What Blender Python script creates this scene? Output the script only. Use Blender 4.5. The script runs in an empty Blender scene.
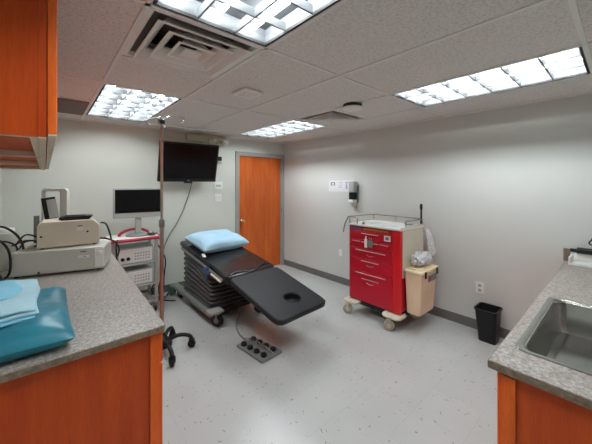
import bpy, bmesh, math, random
from mathutils import Vector, Matrix
random.seed(7)
C = bpy.context.scene.collection
S = bpy.context.scene
PI = math.pi

# ------------------------------------------------------------ camera, light, exposure
cam = bpy.data.cameras.new('camera'); co = bpy.data.objects.new('camera', cam); C.objects.link(co)
co.location = (0, 0, 1.625)
co.rotation_euler = (PI/2, 0, -0.717)
cam.sensor_width = 36; cam.lens = 288/592*36; cam.shift_y = -38/592; cam.clip_start = .02
S.camera = co
w = bpy.data.worlds.new('world'); S.world = w; w.use_nodes = True
w.node_tree.nodes['Background'].inputs[0].default_value = (.9, .95, 1, 1)
w.node_tree.nodes['Background'].inputs[1].default_value = .3
S.view_settings.view_transform = 'Standard'; S.view_settings.look = 'None'
S.view_settings.gamma = 1; S.view_settings.use_curve_mapping = False
S.view_settings.exposure = 0.0
LIGHT = 72.0
S.cycles.diffuse_bounces = 8; S.cycles.max_bounces = 14

# ------------------------------------------------------------ materials
def nt(name):
    m = bpy.data.materials.new(name); m.use_nodes = True
    t = m.node_tree; return m, t, t.nodes['Principled BSDF']
def node(t, ty, **kw):
    n = t.nodes.new(ty)
    for k, v in kw.items(): n.inputs[k].default_value = v
    return n
def coords(t, scale=(1, 1, 1)):
    tc = t.nodes.new('ShaderNodeTexCoord'); mp = t.nodes.new('ShaderNodeMapping'); mp.inputs['Scale'].default_value = scale
    t.links.new(tc.outputs['Object'], mp.inputs[0]); return mp.outputs[0]
def ramp(t, fac, stops):
    r = t.nodes.new('ShaderNodeValToRGB')
    while len(r.color_ramp.elements) < len(stops): r.color_ramp.elements.new(.5)
    for e, (p, c) in zip(r.color_ramp.elements, stops): e.position = p; e.color = (*c, 1)
    t.links.new(fac, r.inputs[0]); return r.outputs[0]
def mat(name, col, rough=.5, metal=0, var=.06, nscale=6, bump=0, bscale=80, spec=.5, coat=0, emis=0, alpha=1, trans=0, stretch=(1, 1, 1)):
    m, t, b = nt(name)
    v = coords(t, stretch)
    n = node(t, 'ShaderNodeTexNoise', Scale=nscale, Detail=4); t.links.new(v, n.inputs['Vector'])
    c = ramp(t, n.outputs['Fac'], [(.3, tuple(max(0, x*(1-var)) for x in col)), (.7, tuple(min(1, x*(1+var)) for x in col))])
    t.links.new(c, b.inputs['Base Color'])
    b.inputs['Roughness'].default_value = rough; b.inputs['Metallic'].default_value = metal
    b.inputs['Specular IOR Level'].default_value = spec; b.inputs['Coat Weight'].default_value = coat
    b.inputs['Transmission Weight'].default_value = trans; b.inputs['Alpha'].default_value = alpha
    if bump:
        n2 = node(t, 'ShaderNodeTexNoise', Scale=bscale, Detail=3); t.links.new(v, n2.inputs['Vector'])
        bp = t.nodes.new('ShaderNodeBump'); bp.inputs['Strength'].default_value = bump; bp.inputs['Distance'].default_value = .01
        t.links.new(n2.outputs['Fac'], bp.inputs['Height']); t.links.new(bp.outputs[0], b.inputs['Normal'])
    if emis:
        b.inputs['Emission Color'].default_value = (*col, 1); b.inputs['Emission Strength'].default_value = emis
    return m
def wood(name, dark, light, axis='z', scale=3.0, rough=.38, fine=.25):
    m, t, b = nt(name)
    st = {'z': (7, 7, .7), 'x': (.7, 7, 7), 'y': (7, .7, 7)}[axis]
    v = coords(t, st)
    n = node(t, 'ShaderNodeTexNoise', Scale=scale, Detail=6, Roughness=.6, Distortion=.6); t.links.new(v, n.inputs['Vector'])
    c = ramp(t, n.outputs['Fac'], [(.25, dark), (.75, light)])
    n2 = node(t, 'ShaderNodeTexNoise', Scale=scale*12, Detail=3); t.links.new(v, n2.inputs['Vector'])
    mx = t.nodes.new('ShaderNodeMix'); mx.data_type = 'RGBA'; mx.blend_type = 'MULTIPLY'; mx.inputs[0].default_value = fine
    t.links.new(c, mx.inputs[6]); g = ramp(t, n2.outputs['Fac'], [(.35, (.55, .5, .5)), (.6, (1, 1, 1))]); t.links.new(g, mx.inputs[7])
    t.links.new(mx.outputs[2], b.inputs['Base Color']); b.inputs['Roughness'].default_value = rough
    b.inputs['Specular IOR Level'].default_value = .35
    return m

M = {}
M['wall'] = mat('wall_paint', (.62, .64, .58), .6, var=.015, nscale=1.2, bump=.04, bscale=150)
M['wall_r'] = mat('wall_paint_grey', (.60, .61, .585), .6, var=.015, nscale=1.2, bump=.04, bscale=150)
# acoustic ceiling tile: fine fissures and speckle
def ceil_mat():
    m, t, b = nt('ceiling_tile')
    v = coords(t)
    n = node(t, 'ShaderNodeTexNoise', Scale=70, Detail=5, Roughness=.75); t.links.new(v, n.inputs['Vector'])
    c = ramp(t, n.outputs['Fac'], [(.32, (.52, .48, .455)), (.5, (.72, .68, .65)), (.7, (.82, .785, .755))])
    t.links.new(c, b.inputs['Base Color']); b.inputs['Roughness'].default_value = .9
    bp = t.nodes.new('ShaderNodeBump'); bp.inputs['Strength'].default_value = .5; bp.inputs['Distance'].default_value = .006
    t.links.new(n.outputs['Fac'], bp.inputs['Height']); t.links.new(bp.outputs[0], b.inputs['Normal'])
    return m
M['ceil'] = ceil_mat()
def floor_mat():
    m, t, b = nt('vinyl_floor')
    v = coords(t)
    n = node(t, 'ShaderNodeTexNoise', Scale=2.2, Detail=4); t.links.new(v, n.inputs['Vector'])
    base = ramp(t, n.outputs['Fac'], [(.3, (.475, .49, .48)), (.7, (.515, .53, .52))])
    # dark scattered chips
    vo = t.nodes.new('ShaderNodeTexVoronoi'); vo.inputs['Scale'].default_value = 27
    mp = t.nodes.new('ShaderNodeMapping'); mp.inputs['Scale'].default_value = (1, .62, 1); mp.inputs['Rotation'].default_value = (0, 0, .5)
    nw = node(t, 'ShaderNodeTexNoise', Scale=3.5, Detail=4); t.links.new(v, nw.inputs['Vector'])
    wm = t.nodes.new('ShaderNodeMix'); wm.data_type = 'RGBA'; wm.blend_type = 'LINEAR_LIGHT'; wm.inputs[0].default_value = .16
    t.links.new(v, wm.inputs[6]); t.links.new(nw.outputs['Color'], wm.inputs[7])
    t.links.new(wm.outputs[2], mp.inputs[0]); t.links.new(mp.outputs[0], vo.inputs['Vector'])
    n3 = node(t, 'ShaderNodeTexNoise', Scale=60, Detail=2); t.links.new(v, n3.inputs['Vector'])
    ad = t.nodes.new('ShaderNodeMath'); ad.operation = 'MULTIPLY_ADD'; ad.inputs[1].default_value = .35
    t.links.new(n3.outputs['Fac'], ad.inputs[0]); t.links.new(vo.outputs['Distance'], ad.inputs[2])
    chip = ramp(t, ad.outputs[0], [(.29, (1, 1, 1)), (.34, (0, 0, 0))])
    sep = t.nodes.new('ShaderNodeSeparateColor'); t.links.new(vo.outputs['Color'], sep.inputs[0])
    pick = t.nodes.new('ShaderNodeMath'); pick.operation = 'GREATER_THAN'; pick.inputs[1].default_value = .28
    t.links.new(sep.outputs[0], pick.inputs[0])
    mu = t.nodes.new('ShaderNodeMath'); mu.operation = 'MULTIPLY'; t.links.new(chip, mu.inputs[0]); t.links.new(pick.outputs[0], mu.inputs[1])
    mu2 = t.nodes.new('ShaderNodeMath'); mu2.operation = 'MULTIPLY'; mu2.inputs[1].default_value = .62; t.links.new(mu.outputs[0], mu2.inputs[0])
    mx = t.nodes.new('ShaderNodeMix'); mx.data_type = 'RGBA'; t.links.new(mu2.outputs[0], mx.inputs[0]); t.links.new(base, mx.inputs[6]); mx.inputs[7].default_value = (.17, .16, .15, 1)
    # tile seams every 0.335 m
    br = t.nodes.new('ShaderNodeTexBrick'); br.offset = 0; br.inputs['Scale'].default_value = 1
    br.inputs['Brick Width'].default_value = .335; br.inputs['Row Height'].default_value = .335; br.inputs['Mortar Size'].default_value = .0018
    br.inputs['Color1'].default_value = (1, 1, 1, 1); br.inputs['Color2'].default_value = (.975, .975, .975, 1); br.inputs['Mortar'].default_value = (.90, .89, .88, 1)
    t.links.new(v, br.inputs['Vector'])
    m2 = t.nodes.new('ShaderNodeMix'); m2.data_type = 'RGBA'; m2.blend_type = 'MULTIPLY'; m2.inputs[0].default_value = 1
    t.links.new(mx.outputs[2], m2.inputs[6]); t.links.new(br.outputs['Color'], m2.inputs[7])
    t.links.new(m2.outputs[2], b.inputs['Base Color'])
    b.inputs['Roughness'].default_value = .26; b.inputs['Specular IOR Level'].default_value = .4
    n4 = node(t, 'ShaderNodeTexNoise', Scale=9, Detail=3); t.links.new(v, n4.inputs['Vector'])
    rr = t.nodes.new('ShaderNodeMapRange'); rr.inputs['To Min'].default_value = .2; rr.inputs['To Max'].default_value = .25
    t.links.new(n4.outputs['Fac'], rr.inputs[0]); t.links.new(rr.outputs[0], b.inputs['Roughness'])
    return m
M['floor'] = floor_mat()
def lam_mat():
    m, t, b = nt('speckled_laminate')
    v = coords(t)
    n = node(t, 'ShaderNodeTexNoise', Scale=62, Detail=5, Roughness=.85); t.links.new(v, n.inputs['Vector'])
    n2 = node(t, 'ShaderNodeTexNoise', Scale=14, Detail=3); t.links.new(v, n2.inputs['Vector'])
    c = ramp(t, n.outputs['Fac'], [(.3, (.10, .08, .07)), (.44, (.27, .235, .21)), (.56, (.42, .38, .345)), (.70, (.72, .67, .60))])
    c2 = ramp(t, n2.outputs['Fac'], [(.3, (.9, .88, .88)), (.7, (1, 1, 1))])
    mx = t.nodes.new('ShaderNodeMix'); mx.data_type = 'RGBA'; mx.blend_type = 'MULTIPLY'; mx.inputs[0].default_value = 1
    t.links.new(c, mx.inputs[6]); t.links.new(c2, mx.inputs[7]); t.links.new(mx.outputs[2], b.inputs['Base Color'])
    b.inputs['Roughness'].default_value = .38
    return m
M['lam'] = lam_mat()
M['lam_edge'] = mat('laminate_edge', (.20, .15, .105), .45, var=.35, nscale=70)
M['cab'] = wood('cherry_panel', (.46, .048, .004), (.64, .092, .008), 'z', 2.2)
M['cab_l'] = wood('cherry_stile', (.70, .105, .010), (.88, .165, .02), 'z', 3)
M['cab_in'] = wood('cherry_underside', (.55, .085, .02), (.70, .13, .04), 'y', 2, rough=.85)
M['cab_rail'] = mat('pale_rail', (.66, .52, .38), .6, var=.08)
M['door'] = wood('door_veneer', (.50, .085, .012), (.72, .165, .03), 'z', 2.0, rough=.35, fine=.15)
M['tbar'] = mat('ceiling_grid_metal', (.76, .735, .71), .6, var=.03)
M['frame_grey'] = mat('door_frame_grey', (.33, .325, .31), .5, var=.03)
M['base'] = mat('vinyl_cove_base', (.15, .142, .132), .55, var=.06)
M['black'] = mat('black_plastic', (.010, .010, .011), .4, var=.15, spec=.3)
M['gloss'] = mat('black_screen', (.006, .006, .007), .16, var=.1, spec=.2)
M['vinyl'] = mat('black_vinyl', (.010, .010, .012), .24, var=.2, nscale=4, bump=.9, bscale=7, spec=.5)
M['pad'] = mat('charcoal_pad', (.013, .014, .017), .5, spec=.28, var=.12, nscale=5, bump=.06, bscale=200)
M['rubber'] = mat('dark_rubber', (.016, .016, .016), .6, var=.2, spec=.3)
M['bellow'] = mat('bellows_rubber', (.055, .055, .058), .3, var=.2, nscale=5, bump=.1, bscale=20)
M['steel'] = mat('stainless_steel', (.40, .395, .38), .2, 1, var=.06, nscale=30, stretch=(.1, 1, 1))
M['chrome'] = mat('chrome', (.75, .74, .72), .15, 1, var=.03)
M['pole'] = mat('brushed_pole', (.44, .36, .31), .35, 1, var=.15, nscale=8)
M['greymetal'] = mat('grey_enamel', (.20, .21, .205), .45, var=.08)
M['lgrey'] = mat('light_grey_enamel', (.40, .41, .39), .45, var=.04)
M['white'] = mat('white_plastic', (.78, .78, .75), .4, var=.02)
M['offwhite'] = mat('machine_grey', (.54, .53, .47), .5, var=.04)
M['beige'] = mat('beige_plastic', (.64, .57, .46), .5, var=.04)
M['cream'] = mat('cream_enamel', (.60, .56, .45), .45, var=.04)
M['caster_tan'] = mat('tan_caster', (.42, .38, .30), .5, var=.08)
M['bin'] = mat('bin_tan', (.78, .60, .42), .5, var=.06)
M['bin_lid'] = mat('bin_lid_cream', (.86, .73, .50), .5, var=.05)
M['red'] = mat('red_enamel', (.50, .006, .024), .32, var=.06, nscale=3)
M['red_b'] = mat('red_column', (.66, .012, .018), .3, var=.05, nscale=3)
M['maroon'] = mat('red_bumper', (.42, .02, .05), .45, var=.08)
M['silver'] = mat('silver_pull', (.60, .36, .38), .4, .3, var=.05)
M['yellow'] = mat('amber_strip', (.42, .17, .03), .5, var=.2, nscale=40)
M['bluestrip'] = mat('blue_strip', (.10, .12, .30), .5, var=.1)
M['paper'] = mat('paper', (.72, .73, .74), .8, var=.04, nscale=20)
M['lav'] = mat('lavender_print', (.34, .34, .50), .8, var=.2, nscale=30)
M['inkgrey'] = mat('grey_print', (.17, .17, .18), .8, var=.4, nscale=60)
M['pillow'] = mat('blue_pillowcase', (.36, .56, .70), .75, var=.05, nscale=8, bump=.35, bscale=14)
M['teal'] = mat('teal_wrap', (.015, .19, .27), .38, var=.25, nscale=7, bump=.4, bscale=16)
M['drape'] = mat('light_blue_drape', (.23, .56, .73), .75, var=.1, nscale=9, bump=.3, bscale=18)
M['drape_w'] = mat('pale_drape', (.42, .66, .76), .75, var=.08, nscale=9, bump=.2, bscale=18)
M['bag'] = mat('clear_plastic_bag', (.70, .71, .72), .25, var=.2, nscale=30, bump=.9, bscale=30, alpha=.8)
M['brass'] = mat('brass', (.75, .55, .22), .25, 1, var=.04)
M['lens'] = mat('troffer_lens', (.90, .97, 1.0), .5, var=0, emis=LIGHT)
M['louver'] = mat('troffer_louver', (.10, .105, .11), .5, var=.02)
M['reflector'] = mat('troffer_reflector', (.035, .037, .04), .6, var=.02)
M['darkgap'] = mat('dark_gasket_and_shadow', (.02, .02, .02), .7)
M['darkpanel'] = mat('dark_panel', (.16, .145, .135), .8, var=.1, nscale=30)
M['diff'] = mat('diffuser_enamel', (.78, .76, .72), .5, var=.04)
M['throat'] = mat('throat_shade_metal', (.30, .29, .27), .6)  # darker than the pan: shade of the gaps behind the cones put into the colour
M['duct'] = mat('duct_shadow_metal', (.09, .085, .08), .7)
M['cable'] = mat('grey_cable', (.26, .26, .25), .6)
M['outlet'] = mat('outlet_white', (.80, .80, .78), .4, var=.01)
M['green'] = mat('emergency_housing', (.56, .54, .42), .5, var=.04)
M['lampglass'] = mat('lamp_head_glass', (.42, .40, .35), .15, .4, var=.1)
M['blueclamp'] = mat('blue_clamp', (.03, .06, .16), .4)
M['cyan'] = mat('greenish_plastic', (.10, .18, .14), .5)

# ------------------------------------------------------------ builders
class B:
    def __init__(s, X=None): s.bm = bmesh.new(); s.X = X
    def _v(s, p):
        p = Vector(p); return s.bm.verts.new(s.X @ p if s.X else p)
    def box(s, x0, x1, y0, y1, z0, z1, R=None):
        vs = []
        for z in (z0, z1):
            for x, y in ((x0, y0), (x1, y0), (x1, y1), (x0, y1)):
                p = Vector((x, y, z))
                if R: p = R @ p
                vs.append(s._v(p))
        for f in ((3, 2, 1, 0), (4, 5, 6, 7), (0, 1, 5, 4), (1, 2, 6, 5), (2, 3, 7, 6), (3, 0, 4, 7)): s.bm.faces.new([vs[i] for i in f])
        return s
    def prism(s, poly, z0, z1, axis='z', R=None):
        def P(a, b, h):
            p = Vector({'z': (a, b, h), 'y': (a, h, b), 'x': (h, a, b)}[axis]); return R @ p if R else p
        lo = [s._v(P(a, b, z0)) for a, b in poly]; hi = [s._v(P(a, b, z1)) for a, b in poly]
        s.bm.faces.new(lo[::-1]); s.bm.faces.new(hi)
        for i in range(len(poly)):
            j = (i+1) % len(poly); s.bm.faces.new((lo[i], lo[j], hi[j], hi[i]))
        return s
    def cyl(s, p0, p1, r, r1=None, n=20, caps=True):
        p0, p1 = Vector(p0), Vector(p1); r1 = r if r1 is None else r1
        d = (p1-p0).normalized(); a = d.orthogonal().normalized(); b = d.cross(a)
        lo, hi = [], []
        for i in range(n):
            t = 2*PI*i/n; o = a*math.cos(t)+b*math.sin(t)
            lo.append(s._v(p0+o*r)); hi.append(s._v(p1+o*r1))
        if caps: s.bm.faces.new(lo[::-1]); s.bm.faces.new(hi)
        for i in range(n):
            j = (i+1) % n; s.bm.faces.new((lo[i], lo[j], hi[j], hi[i]))
        return s
    def lathe(s, prof, c=(0, 0, 0), n=24, axis='z'):
        rings = []
        for r, h in prof:
            ring = []
            for i in range(n):
                t = 2*PI*i/n; a, b = r*math.cos(t), r*math.sin(t)
                o = {'z': (a, b, h), 'y': (a, h, b), 'x': (h, a, b)}[axis]
                ring.append(s._v(Vector(c)+Vector(o)))
            rings.append(ring)
        for k in range(len(rings)-1):
            for i in range(n):
                j = (i+1) % n; s.bm.faces.new((rings[k][i], rings[k][j], rings[k+1][j], rings[k+1][i]))
        s.bm.faces.new(rings[0][::-1]); s.bm.faces.new(rings[-1])
        return s
    def tube(s, pts, r, n=10, smooth=True, closed=False):
        P = [Vector(p) for p in pts]
        if smooth and len(P) > 2:
            Q = []
            m = len(P)
            rng = range(m) if closed else range(m-1)
            for i in rng:
                if closed: p0, p1, p2, p3 = P[i-1], P[i], P[(i+1) % m], P[(i+2) % m]
                else: p0 = P[max(i-1, 0)]; p1 = P[i]; p2 = P[i+1]; p3 = P[min(i+2, m-1)]
                for k in range(6):
                    t = k/6
                    Q.append(.5*((2*p1)+(-p0+p2)*t+(2*p0-5*p1+4*p2-p3)*t*t+(-p0+3*p1-3*p2+p3)*t**3))
            if not closed: Q.append(P[-1])
            P = Q
        rings = []; a = None; m = len(P)
        for i, p in enumerate(P):
            if closed: d = (P[(i+1) % m]-P[i-1])
            else: d = (P[min(i+1, m-1)]-P[max(i-1, 0)])
            if d.length < 1e-9: d = Vector((0, 0, 1))
            d.normalize()
            a = d.orthogonal().normalized() if a is None else (a-d*a.dot(d)).normalized()
            b = d.cross(a)
            rings.append([s._v(p+(a*math.cos(2*PI*k/n)+b*math.sin(2*PI*k/n))*r) for k in range(n)])
        for i in range(m if closed else m-1):
            A, Bq = rings[i], rings[(i+1) % m]
            for k in range(n):
                j = (k+1) % n; s.bm.faces.new((A[k], A[j], Bq[j], Bq[k]))
        if not closed: s.bm.faces.new(rings[0][::-1]); s.bm.faces.new(rings[-1])
        return s
    def make(s, name, m, parent=None, bevel=0, seg=2, label=None, sub=0, smooth=True, kind=None):
        bmesh.ops.remove_doubles(s.bm, verts=s.bm.verts, dist=1e-6)
        bmesh.ops.recalc_face_normals(s.bm, faces=s.bm.faces)
        me = bpy.data.meshes.new(name)
        org = wloc(parent) if parent is not None else Vector((0, 0, 0))
        for v in s.bm.verts: v.co -= org
        s.bm.to_mesh(me); s.bm.free()
        me.materials.append(M[m])
        if smooth:
            for p in me.polygons: p.use_smooth = True
        o = bpy.data.objects.new(name, me); C.objects.link(o)
        if parent is not None: o.parent = parent
        if bevel:
            b = o.modifiers.new('bevel', 'BEVEL'); b.width = bevel; b.segments = seg; b.limit_method = 'ANGLE'; b.angle_limit = .7
        if sub:
            q = o.modifiers.new('sub', 'SUBSURF'); q.levels = sub; q.render_levels = sub
        if smooth:
            try:
                me.set_sharp_from_angle(angle=.6)
            except Exception: pass
        if label: o['label'] = label
        if kind: o['kind'] = kind
        return o
def wloc(o):
    v = Vector((0, 0, 0))
    while o is not None: v += o.location; o = o.parent
    return v
def thing(name, label, cat, loc, group=None):
    o = bpy.data.objects.new(name, None); C.objects.link(o); o.empty_display_size = .1
    o.location = loc; o['label'] = label; o['category'] = cat
    if group: o['group'] = group
    return o
def tag(o, label, cat, group=None, kind=None):
    o['label'] = label; o['category'] = cat
    if group: o['group'] = group
    if kind: o['kind'] = kind
    return o
def struct(b, name, m, parent=None, label=None, **kw):
    o = b.make(name, m, parent, smooth=False, **kw)
    if parent is None: o['kind'] = 'structure'
    if label: o['label'] = label
    return o
def rest(o):   # origin of a one-mesh thing moved to its base centre
    me = o.data; xs = [v.co for v in me.vertices]
    c = Vector(((min(v.x for v in xs)+max(v.x for v in xs))/2, (min(v.y for v in xs)+max(v.y for v in xs))/2, min(v.z for v in xs)))
    for v in me.vertices: v.co -= c
    o.location = c; return o
def dup(root, loc, label=None, group=None):
    r = root.copy(); C.objects.link(r); r.location = loc
    if label: r['label'] = label
    if group: r['group'] = group
    def rec(src, dst):
        for ch in list(src.children):
            c = ch.copy(); C.objects.link(c); c.parent = dst; rec(ch, c)
    rec(root, r)
    return r
def cushion(b, cx, cy, cz, w, d, h, rot=0, n=14, pw=2.6, noise=.006, flat=.35, T=None, pinch=.06, seed=1):
    rnd = random.Random(seed)
    ph = [rnd.uniform(0, 6.28) for _ in range(6)]
    def P(i, j, sgn):
        u = -1+2*i/n; v = -1+2*j/n
        px = u*(1-pinch*(1-v*v)*abs(u)**4); py = v*(1-pinch*(1-u*u)*abs(v)**4)
        t = max(0, (1-abs(u)**pw))*max(0, (1-abs(v)**pw)); t = t**.42
        z = sgn*h/2*t*(1 if sgn > 0 else flat+.65)
        z += noise*t*(math.sin(5*u+ph[0]+3*v)+math.sin(7*v+ph[1]-4*u)+.6*math.sin(11*u+ph[2])*math.sin(9*v+ph[3]))*(1 if sgn > 0 else .3)
        x, y = px*w/2, py*d/2
        p = Vector((cx+x*math.cos(rot)-y*math.sin(rot), cy+x*math.sin(rot)+y*math.cos(rot), cz+z))
        return T @ p if T else p
    for sgn in (1, -1):
        g = [[b._v(P(i, j, sgn)) for j in range(n+1)] for i in range(n+1)]
        for i in range(n):
            for j in range(n): b.bm.faces.new((g[i][j], g[i+1][j], g[i+1][j+1], g[i][j+1]))
    bmesh.ops.remove_doubles(b.bm, verts=b.bm.verts, dist=1e-5)
    return b
def rrect(x0, x1, y0, y1, r, n=5):
    out = []
    for cx, cy, a0 in ((x1-r, y1-r, 0), (x0+r, y1-r, PI/2), (x0+r, y0+r, PI), (x1-r, y0+r, 3*PI/2)):
        for k in range(n+1):
            a = a0+PI/2*k/n; out.append((cx+r*math.cos(a), cy+r*math.sin(a)))
    return out
def caster(parent, x, y, r=.05, wid=.03, yaw=0, m='rubber', fork='greymetal', stem=.04):
    a = Vector((math.cos(yaw), math.sin(yaw), 0)); c = Vector((x, y, r))
    b = B()
    b.cyl(c-a*wid/2, c+a*wid/2, r, n=24)
    wheel = b.make('caster', m, parent, bevel=.006)
    f = B()
    for sg in (-1, 1):
        q = c+a*sg*(wid/2+.005)
        f.cyl(q-a*.003, q+a*.003, r*.45, n=14)
        f.tube([q, q+Vector((0, 0, r*1.1))], .008, 8, False)
    f.cyl(c+Vector((0, 0, r*1.0)), c+Vector((0, 0, r*1.25)), wid*.85, n=16)
    f.cyl(c+Vector((0, 0, r*1.2)), c+Vector((0, 0, r*1.2+stem)), .009, n=10)
    f.make('caster_fork', fork, wheel)
    return wheel

X0, X1, Y1, HC = -.35, 3.65, 4.56, 2.44
YF = -.27     # front wall behind the sink counter
YD = -1.2     # far end of the entry where the camera stands

# ------------------------------------------------------------ structure
struct(B().box(X0-.1, X1+.1, YD-.1, Y1+.1, -.1, 0), 'floor', 'floor')
struct(B().box(X0-.1, X0, YD-.1, Y1+.1, 0, 2.75), 'wall_left', 'wall')
struct(B().box(X1, X1+.1, YF-.1, Y1+.1, 0, 2.75), 'wall_right', 'wall_r')
# back wall with the doorway cut out
DX0, DX1, DZ = 2.592, 3.600, 2.165
struct(B().box(X0, DX0, Y1, Y1+.1, 0, 2.75).box(DX1, X1, Y1, Y1+.1, 0, 2.75).box(DX0, DX1, Y1, Y1+.1, DZ, 2.75), 'wall_back', 'wall')
struct(B().box(1.38, X1, YF-.1, YF, 0, 2.75), 'wall_front', 'wall')
struct(B().box(1.38, 1.48, YD, YF-.1, 0, 2.75), 'wall_entry_side', 'wall')
struct(B().box(X0, 1.48, YD-.1, YD, 0, 2.75), 'wall_entry_end', 'wall')

# ceiling: tiles between the grid lines, openings where the fixtures sit
gx = [X0, .35, 1.0, 1.672, 2.365, 3.037, X1]
gy = [YD, -.48, .16, .79, 1.42, 2.10, 2.765, 3.46, 4.20, Y1]
openings = {(1, 2), (1, 3), (1, 6), (1, 7), (4, 2), (4, 3), (4, 6), (4, 7), (1, 4), (4, 5)}
b = B()
for i in range(len(gx)-1):
    for j in range(len(gy)-1):
        if (i, j) in openings or gx[i] >= 1.6 and gy[j+1] < -.4: continue
        b.box(gx[i], gx[i+1], gy[j], gy[j+1], HC, HC+.02)
struct(b, 'ceiling', 'ceil')
struct(B().box(X0, X1, YD, Y1, 2.72, 2.75), 'ceiling_deck', 'duct')
b = B(); t = .012
def bar(x0, x1, y0, y1): b.box(x0, x1, y0, y1, HC-.006, HC+.001)
# 2x4 tiles: long side along x between light rows
for x in (gx[1], gx[2], gx[4], gx[5]): bar(x-t, x+t, YD if x < 1.3 else YF, Y1)
bar(gx[3]-t, gx[3]+t, YF, Y1)
for j, y in enumerate(gy[1:-1], 1):
    for i in range(len(gx)-1):
        if y < YF and gx[i] >= 1.6: continue
        if (i, j) in openings and (i, j-1) in openings and j != 4 and not (i == 4 and j in (5, 6)): continue   # inside one 2x4 fixture
        if i in (2, 3) and j in (3, 5, 7): continue                       # 2x4 tile, no cross tee
        if i == 0 and j in (3, 5): continue
        if i == 5 and j in (3, 5, 7): continue
        bar(gx[i], gx[i+1], y-t, y+t)
struct(b, 'trim_1', 'tbar')
b = B()
b.box(X0, X1, Y1-.02, Y1, HC-.012, HC+.001).box(X1-.02, X1, YF, Y1, HC-.012, HC+.001).box(X0, X0+.02, YD, Y1, HC-.012, HC+.001)
struct(b, 'trim_2', 'tbar')
# cove base
struct(B().box(X1-.012, X1, .36, Y1-.001, 0, .105), 'baseboard_right', 'base')
struct(B().box(.56, DX0-.07, Y1-.012, Y1, 0, .105), 'baseboard_back', 'base')

# door
d = thing('door_1', 'reddish wooden flush door closed in the back wall', 'door', (3.1, Y1, 0))
d['kind'] = 'structure'
B().box(DX0+.028, DX1-.028, Y1+.02, Y1+.06, .008, DZ-.028).make('door_panel', 'door', d)
b = B()
for x0, x1 in ((DX0-.045, DX0+.03), (DX1-.03, X1-.002)): b.box(x0, x1, Y1-.018, Y1+.1, 0, DZ-.03)
b.box(DX0-.045, X1-.002, Y1-.018, Y1+.1, DZ-.03, DZ+.045)
b.make('door_frame', 'frame_grey', d, bevel=.003, smooth=False)
h = B(); h.lathe([(.03, .02), (.033, .012), (.015, .0), (.012, -.03), (.026, -.04), (.032, -.055), (.026, -.07), (.008, -.074)], (DX0+.085, Y1, .965), 20, 'y').make('door_knob', 'brass', d)
hb = B()
for z in (.3, 1.1, 1.9): hb.cyl((DX1-.03, Y1-.02, z-.045), (DX1-.03, Y1-.02, z+.045), .008, n=10)
hb.make('hinge', 'greymetal', d)

# ------------------------------------------------------------ ceiling lights
def troffer(i, j0, j1, label, nx=3, ny=6):
    x0, x1, y0, y1 = gx[i]+t, gx[i+1]-t, gy[j0]+t, gy[j1]-t
    r = thing('ceiling_light', label, 'ceiling light', ((x0+x1)/2, (y0+y1)/2, HC), 'recessed fluorescent ceiling lights')
    b = B(); k = .0
    b.box(x0, x0+.004, y0, y1, HC-.001, HC+.12).box(x1-.004, x1, y0, y1, HC-.001, HC+.12)
    b.box(x0, x1, y0, y0+.004, HC-.001, HC+.12).box(x0, x1, y1-.004, y1, HC-.001, HC+.12).box(x0, x1, y0, y1, HC+.12, HC+.125)
    b.make('housing', 'louver', r, smooth=False)
    b = B(); e = .016
    b.box(x0+.005, x0+e, y0+.005, y1-.005, HC-.004, HC+.012).box(x1-e, x1-.005, y0+.005, y1-.005, HC-.004, HC+.012)
    b.box(x0+e, x1-e, y0+.005, y0+e, HC-.004, HC+.012).box(x0+e, x1-e, y1-e, y1-.005, HC-.004, HC+.012)
    b.make('gasket_frame', 'darkgap', r, smooth=False)
    B().box(x0+.006, x1-.006, y0+.006, y1-.006, HC+.095, HC+.10).make('reflector', 'reflector', r, smooth=False)
    for a in range(nx):
        x = x0+(x1-x0)*(a+.5)/nx
        B().cyl((x, y0+.02, HC+.070), (x, y1-.02, HC+.070), .014, n=12).make('fluorescent_tube', 'lens', r)
    b = B(); q = .0045
    for a in range(1, nx):
        x = x0+(x1-x0)*a/nx; b.prism([(x-q, HC+.004), (x+q, HC+.004), (x+q, HC+.048), (x-q, HC+.048)], y0+e, y1-e, 'y')
    for a in range(1, ny):
        y = y0+(y1-y0)*a/ny; b.prism([(y-q, HC+.005), (y+q, HC+.005), (y+q, HC+.048), (y-q, HC+.048)], x0+e, x1-e, 'x')
    b.make('louver', 'louver', r, smooth=False)
    return r
troffer(1, 2, 4, 'large lit ceiling panel nearest the camera beside the wide square air diffuser')
troffer(1, 6, 8, 'lit ceiling panel above the pole and monitor cart, left of the television')
troffer(4, 2, 4, 'long lit ceiling panel along the right wall above the trash can')
troffer(4, 6, 8, 'lit ceiling panel near the wooden door in the far corner')

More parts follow.
